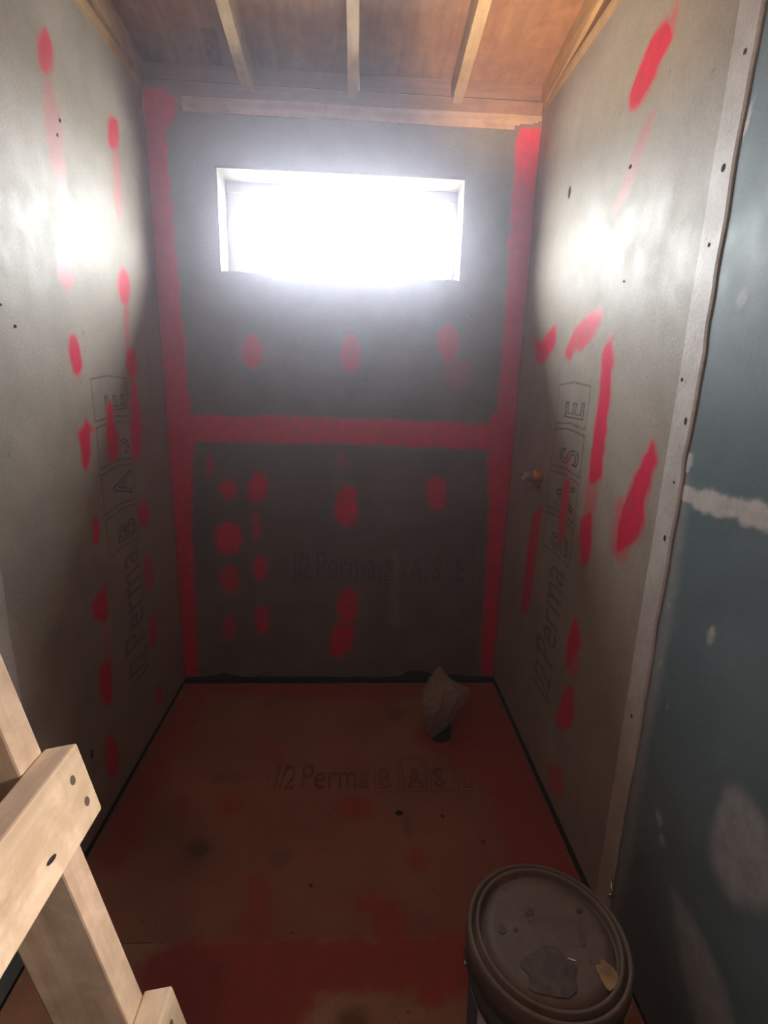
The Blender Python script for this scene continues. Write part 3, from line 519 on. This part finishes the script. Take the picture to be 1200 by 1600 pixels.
# joint compound on the drywall: taped joint, screw spots and feathered edge beside the strip
def mudspot(pts, s, feather, seed):
    adopt(painted('joint_compound', 'right', [pts], s, M['mudcoat'], None, 0.006, feather, 0.006, -0.0009, (-3.2, ER-.067, .02, 2.3), seed=seed), wr)
mudspot([(-1.166, 1.148), (-1.166, 1.178), (-1.25, 1.182), (-1.4, 1.190), (-1.75, 1.195), (-1.75, 1.150), (-1.4, 1.152), (-1.25, 1.146)], 1.0, 0.006, 201)
mudspot([(-1.166, .03), (-1.166, 1.1), (-1.19, 1.13), (-1.205, .9), (-1.20, .6), (-1.21, .3), (-1.19, .03)], 0.30, 0.02, 202)
mudspot([(-1.42, .60), (-1.44, .70), (-1.52, .70), (-1.56, .60), (-1.50, .52), (-1.44, .53)], 0.45, 0.02, 203)
mudspot([(-1.36, .36), (-1.40, .38), (-1.50, .36), (-1.58, .28), (-1.60, .18), (-1.50, .20), (-1.42, .26)], 0.35, 0.02, 204)
mudspot([(-1.166, 1.21), (-1.166, 1.24), (-1.18, 1.24), (-1.178, 1.21)], 0.9, 0.004, 205)
mudspot([(-1.166, 1.79), (-1.17, 1.83), (-1.18, 1.85), (-1.178, 1.81)], 0.9, 0.003, 206)
for k, (y, z, r) in enumerate(((-1.325, .937, .006), (-1.322, .921, .006), (-1.19, .93, .006), (-1.195, .80, .004), (-1.24, .72, .004), (-1.19, .62, .004), (-1.28, .47, .010), (-1.30, .44, .008), (-1.25, .44, .006), (-1.39, 1.24, .004), (-1.24, 1.52, .012))):
    mudspot([(y+r*math.cos(t), z+1.6*r*math.sin(t)) for t in np.linspace(0, 6.28, 8)[:-1]], 0.75 if k < 4 else 0.4, 0.004, 210+k)
# nail holes
def dent(par, plane, u, v, ru, rv):
    bm = bmesh.new(); f = PL[plane]; d = 0.0013 if par is not wr or u > ER else 0.0040
    vs = [bm.verts.new(f(u+ru*math.cos(t), v+rv*math.sin(t), d)) for t in np.linspace(0, 2*math.pi, 11)[:-1]]
    c = bm.verts.new(f(u, v, d+.0002))
    for i in range(10): bm.faces.new((vs[i], vs[(i+1) % 10], c))
    adopt(build('nail_hole', bm, M['hole']), par)
for u, v, a, b in ((-.356, 1.952, .008, .018), (-.755, 1.887, .006, .005), (-1.147, 1.305, .004, .008), (-1.143, 1.06, .004, .007), (-1.112, 1.385, .003, .004), (-1.133, 1.756, .005, .007), (-1.128, 1.63, .003, .004), (-1.143, 1.18, .003, .003), (-1.13, .62, .004, .005), (-1.14, 1.93, .004, .005), (-.80, 1.62, .003, .003)):
    dent(wr, 'right', u, v, a, b)
for u, v, a, b in ((-.816, .278, .006, .018), (-.60, 1.98, .004, .005), (-.62, 1.94, .003, .004), (-.95, 1.62, .004, .004), (-.94, 1.50, .003, .003), (-.90, 1.46, .004, .004)):
    dent(wl, 'left', u, v, a, b)

# ================================================================ CEILING
cg = empty('ceiling', (W/2, -1.5, 2.6)); cg['kind'] = 'structure'; tag(cg, 'open sloping roof of plywood sheathing on bare pine rafters', 'ceiling')
SH = Matrix(((1, 0, 0, 0), (0, 1, 0, 0), (0, -PITCH, 1, 2.335), (0, 0, 0, 1)))
def sloped(nm, x0, x1, y0, y1, h0, h1, m, bev=0.0):
    o = box(nm, (x0, y0, h0), (x1, y1, h1), m, None, bev, SH); return adopt(o, cg)
for y0, y1 in ((-1.219, .40), (-2.438, -1.222), (-3.36, -2.441)):
    sloped('plywood_panel', -.06-(.5 if y1>0 else 0), W+.06+(.5 if y1>0 else 0), y0, y1, .0895, .108, M['ply'])  # rear panel runs out as an added, unseen eave that keeps the floor dark
STAMP = [(.239, -.120, 2.4449), (.294, -.131, 2.4468), (.274, .047, 2.4165), (.221, .063, 2.4138)]
bm = bmesh.new(); bm.faces.new([bm.verts.new((x, y, z-.0008)) for x, y, z in STAMP]); adopt(build('printed_stamp', bm, M['ink']), cg)
for x in (-.019+.0, .3615, .734, 1.106, W+.019):
    sloped('rafter', x-.019, x+.019, -3.3, .40, .002, .0893, M['rafter'], 0.002)
sloped('eave_blocker', -.56, W+.56, .40, .42, -.03, .108, M['rafter'])  # front edge of the added eave, out of view, blocking high sky light
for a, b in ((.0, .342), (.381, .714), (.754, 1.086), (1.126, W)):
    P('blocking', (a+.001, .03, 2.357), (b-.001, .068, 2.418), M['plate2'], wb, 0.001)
wf = box('wall_front', (-.06, -3.36, -.06), (W+.06, -3.3, 3.1), M['extwood']); wf['kind'] = 'structure'; tag(wf, 'plain wall behind the viewer', 'wall')

# ================================================================ LADDER (leaning to the left wall)
lad = empty('wooden_ladder', (0.56, -1.84, 0)); tag(lad, 'homemade pale two-by-four ladder leaning against the left wall', 'ladder')
dn = Vector((.2100, 0, -.9777)); ou = Vector((.9777, 0, .2100)); A0 = Vector((.386, 0, 1.08))
def LM(o):  # local: x along the rail (downwards), y along Y, z outwards
    return Matrix(((dn.x, 0, ou.x, o.x), (dn.y, 1, ou.y, o.y), (dn.z, 0, ou.z, o.z), (0, 0, 0, 1)))
def wood_piece(nm, lo, hi, m, axis_obj, par, origin):
    bm = bmesh.new(); add_box(bm, lo, hi, 0.003)
    me = bpy.data.meshes.new(nm); bmesh.ops.recalc_face_normals(bm, faces=bm.faces[:]); bm.to_mesh(me); bm.free()
    o = link(nm, me, m, par); o.matrix_parent_inverse = Matrix.Translation(-par.location); o.matrix_world = LM(origin)
    o.matrix_basis = LM(origin); return o
railm = wood('ladder_rail_pine', (0.52, 0.38, 0.28), (0.68, 0.53, 0.41), 0, 0.65, 8, True, 0.35)
bot = 1.08/.9777
for y in (-1.650, -2.02):
    bm = bmesh.new()
    add_box(bm, (-1.40, y-.038, -.089), (bot+.04, y, 0), 0.003)
    bmesh.ops.transform(bm, matrix=LM(A0), verts=bm.verts[:])
    # foot cut level with the floor
    g = bm.verts[:]+bm.edges[:]+bm.faces[:]
    r = bmesh.ops.bisect_plane(bm, geom=g, plane_co=(0, 0, 0.0005), plane_no=(0, 0, -1), clear_outer=True)
    bmesh.ops.edgeloop_fill(bm, edges=[e for e in r['geom_cut'] if isinstance(e, bmesh.types.BMEdge)])
    inv = LM(A0).inverted(); bmesh.ops.transform(bm, matrix=inv, verts=bm.verts[:])
    bmesh.ops.recalc_face_normals(bm, faces=bm.faces[:])
    me = bpy.data.meshes.new('rail'); bm.to_mesh(me); bm.free()
    o = link('rail', me, railm, lad); o.matrix_parent_inverse = Matrix.Translation(-lad.location); o.matrix_basis = LM(A0)
for s0 in (.130+.381*k for k in range(-3, 3)):
    o = wood_piece('rung', (s0, -2.06, 0.0005), (s0+.092, -1.646, .038), M['rungwood'], 1, lad, A0)
    for y in (-1.669, -2.04):
        for t in (.028, .064):
            bm = bmesh.new(); bmesh.ops.create_circle(bm, cap_ends=True, segments=12, radius=.0045, matrix=Matrix.Translation((s0+t, y+(.004 if t > .05 else -.004), .0384)) @ Matrix.Diagonal((1.25, 1, 1, 1)))
            me = bpy.data.meshes.new('nail_head'); bm.to_mesh(me); bm.free()
            link('nail_head', me, M['nail'], o)
# chip, split and knot on the rung and the rail that the photograph shows
for s0, y, a, b in ((.130+.066, -1.738, .003, .008),):
    bm = bmesh.new(); bmesh.ops.create_circle(bm, cap_ends=True, segments=8, radius=1, matrix=Matrix.Translation((s0, y, .0386)) @ Matrix.Rotation(-.2, 4, 'Z') @ Matrix.Diagonal((a, b, 1, 1)))
    me = bpy.data.meshes.new('gouge'); bm.to_mesh(me); bm.free(); o = link('gouge', me, M['hole'], lad); o.matrix_parent_inverse = Matrix.Translation(-lad.location); o.matrix_basis = LM(A0)

# ================================================================ BUCKET
bk = empty('bucket', (1.138, -1.425, 0)); tag(bk, 'dirty dark pail with a dusty ribbed lid beside the right wall', 'bucket')
body = lathe([(0, .002), (.122, .002), (.128, .006), (.131, .03), (.137, .24), (.1375, .262), (.146, .264), (.147, .272), (.1385, .276), (.139, .300), (.147, .302), (.147, .312), (.140, .316), (.1405, .345), (.1345, .345), (.126, .012), (0, .010)], 64)
build('body', body, M['pail'], bk, True)
lid = lathe([(.1355, .344), (.1415, .3405), (.1425, .322), (.149, .321), (.1515, .326), (.1515, .352), (.1495, .359), (.1455, .3615), (.1415, .360), (.1400, .3465), (.1365, .3465), (.1350, .3635), (.1310, .3665), (.1270, .3635), (.1260, .3540), (.1240, .3500), (.1205, .3500), (.1185, .3555), (.10, .3563), (.05, .3568), (0, .357)], 72)
lo = build('lid', lid, M['lid'], bk, True)
def lid_patch(nm, cx, cy, rx, ry, m, rot=0, z=.3580):
    bm = bmesh.new(); n = 22
    rr = [1+.22*math.sin(2*t+cx*90)+.12*math.sin(5*t+cy*70) for t in np.linspace(0, 2*math.pi, n+1)[:-1]]
    vs = []
    for i in range(n):
        t = 2*math.pi*i/n; x, y = rx*rr[i]*math.cos(t), ry*rr[i]*math.sin(t)
        vs.append(bm.verts.new((cx+x*math.cos(rot)-y*math.sin(rot), cy+x*math.sin(rot)+y*math.cos(rot), z)))
    bm.faces.new(vs); return build(nm, bm, m, lo)
grime = plain('dark_grime', (0.085, 0.056, 0.046), 0.55, 0, 0.5, 60)
def lid_at(nm, px, py, rx, ry, m, rot=0): return lid_patch(nm, px-1.138, py+1.425, rx, ry, m, rot)
for a in LID_SPOTS: lid_at(a[0], a[1], a[2], a[3], a[4], {'grime': grime, 'ochre': M['ochre'], 'hole': M['hole'], 'white': M['shiny']}[a[5]], a[6])
def wrap(nm, t0, t1, z0, z1, m, slant=0.0):
    bm = bmesh.new(); n = 28; rows = []
    for i in range(n+1):
        t = t0+(t1-t0)*i/n; rows.append([bm.verts.new(((r+.0012)*math.cos(t), (r+.0012)*math.sin(t), z)) for z, r in ((z0, .131+.006*(z0-.03)/.21), (z1, .131+.006*(z1-.03)/.21))])
    for A, B in zip(rows, rows[1:]): bm.faces.new((A[0], B[0], B[1], A[1]))
    return build(nm, bm, m, bk, True)
lw = wrap('label', math.radians(150), math.radians(262), .035, .235, M['labelwhite'])
lbl = wrap('label_panel', math.radians(150), math.radians(196), .036, .232, M['labelblue'])
for v in lbl.data.vertices: v.co.x *= 1.004; v.co.y *= 1.004
# bail: hangs down on the far side, with its ears
for sx in (-1, 1):
    bm = lathe([(0, 0), (.014, 0), (.014, .006), (.008, .009), (0, .009)], 16)
    o = build('bail_ear', bm, M['pail'], bk, True); o.rotation_euler = (0, sx*math.pi/2, 0); o.location = (sx*.138, 0, .288)
pts = [(.152*math.cos(t), .16*math.sin(t)*.93, .288-.10*math.sin(t)) for t in np.linspace(0, math.pi, 26)]
build('bail', tube(pts, .0022, 8), M['wire'], bk, True)

# ================================================================ DRAIN PIPE and BAG
dp = empty('drain_pipe', (1.113, -.386, 0)); tag(dp, 'short black drain pipe standing up from the shower floor under the plastic bag', 'pipe')
build('pipe', lathe([(.034, .001), (.034, .115), (.030, .117), (.026, .115), (.026, .001)], 40), M['blackpipe'], dp, True)
build('coupling', lathe([(.0345, .001), (.040, .001), (.041, .004), (.041, .045), (.039, .048), (.0345, .048)], 40), M['blackpipe'], dp, True)
def make_bag():
    bm = bmesh.new(); seg, rows = 26, 20; rnd = random.Random(11); rings = []
    prof = [(0.0, .052), (.12, .064), (.25, .070), (.42, .076), (.58, .074), (.70, .058), (.82, .036), (.92, .022), (1.0, .012)]
    for j in range(rows):
        t = j/(rows-1)
        for (a, ra), (b, rb_) in zip(prof, prof[1:]):
            if a <= t <= b: r = ra+(rb_-ra)*(t-a)/(b-a); break
        ring = []
        for i in range(seg):
            th = 2*math.pi*i/seg
            zlow = .055 - .045*max(0, math.cos(th-math.pi*1.12))**2 + .035*max(0, math.cos(th-math.radians(-40)))
            z = zlow + (.297-zlow)*t
            k = 1 + .20*math.sin(3*th+4*t) + .10*math.sin(7*th-9*t) + .13*(rnd.random()-.5)
            if t < .25: k = 1 + (k-1)*.5; 
            x = r*k*math.cos(th) + .020*t*(-1) + (.030*math.exp(-((th-.2)/.5)**2)*math.exp(-((t-.55)/.16)**2))
            y = r*k*math.sin(th)
            rr = math.hypot(x, y)
            if t < .4 and rr < .044: x *= .044/rr; y *= .044/rr
            ring.append(bm.verts.new((x, y, z + .008*(rnd.random()-.5))))
        rings.append(ring)
    for A, B in zip(rings, rings[1:]):
        for i in range(seg):
            j = (i+1) % seg
            if rnd.random() < .5: bm.faces.new((A[i], A[j], B[j])); bm.faces.new((A[i], B[j], B[i]))
            else: bm.faces.new((A[i], A[j], B[i])); bm.faces.new((A[j], B[j], B[i]))
    bm.faces.new(rings[-1])
    return bm
bag = build('plastic_bag', make_bag(), M['film'], None, False, (1.113, -.386, 0))
tag(bag, 'crumpled cloudy plastic bag pulled over the black drain pipe', 'bag')

# ================================================================ PIPE FITTING ON THE RIGHT WALL
pf = empty('pipe_fitting', (W, -.361, 1.046)); tag(pf, 'copper drop-ear pipe elbow with a grey nipple sticking out of the right wall', 'pipe fitting')
def alongx(bm): bmesh.ops.rotate(bm, cent=(0, 0, 0), matrix=Matrix.Rotation(-math.pi/2, 3, 'Y'), verts=bm.verts[:]); return bm
build('collar', alongx(lathe([(0, .0), (.024, 0), (.025, .004), (.025, .026), (.022, .031), (.0175, .033), (0, .033)], 32)), M['brass'], pf, True)
build('nipple', alongx(lathe([(.0165, .03), (.0175, .031), (.0175, .062), (.0165, .065), (.0125, .065), (.0125, .034), (0, .034)], 32)), M['steel'], pf, True)
for s in (1, -1):
    bm = bmesh.new(); n = 14
    prof = [(-.019, .012), (-.017, .036), (-.010, .050), (.0, .054), (.010, .050), (.017, .036), (.019, .012)]
    a = [bm.verts.new((-.006, y, s*z)) for y, z in prof]; b = [bm.verts.new((-.0005, y, s*z)) for y, z in prof]
    bm.faces.new(a); bm.faces.new(b)
    for i in range(len(a)): bm.faces.new((a[i], a[(i+1) % len(a)], b[(i+1) % len(a)], b[i]))
    e = build('ear', bm, M['ear'], pf)
    bm = lathe([(0, 0), (.006, 0), (.006, .002), (.003, .0035), (0, .0035)], 14); alongx(bm)
    o = build('screw_head', bm, M['nail'], e, True); o.location = (-.006, 0, s*.036)
# bright bent fastener at the foot of the edge strip
sc = empty('bent_screw', (W-.010, -1.176, .166)); tag(sc, 'bright bent metal fastener at the foot of the right edge strip', 'screw')
build('shank', tube([(.012, .02, .012), (.0, .006, .010), (-.004, -.004, .006), (-.005, -.010, -.004), (-.003, -.010, -.014), (-.001, -.004, -.020)], .0032, 8), M['shiny'], sc, True)
build('head', tube([(-.001, -.004, -.020), (-.001, .000, -.022)], .0065, 12), M['shiny'], sc, True)

# ================================================================ HAZE VOLUME added to imitate lens glare around the window
hz = box('haze', (-.05, -3.29, -.05), (W+.05, .045, 2.98), None)
hm = bpy.data.materials.new('glare_haze'); hm.use_nodes = True; nt = hm.node_tree; nt.nodes.clear()
vo = N(nt, 'ShaderNodeOutputMaterial'); vs = N(nt, 'ShaderNodeVolumeScatter')
vs.inputs['Color'].default_value = (0.86, 0.855, 1.0, 1); vs.inputs['Density'].default_value = 0.060; vs.inputs['Anisotropy'].default_value = 0.86
nt.links.new(vs.outputs[0], vo.inputs['Volume'])
hz.data.materials.append(hm); hz['kind'] = 'stuff'; tag(hz, 'thin haze volume added to imitate the glare around the window', 'haze')
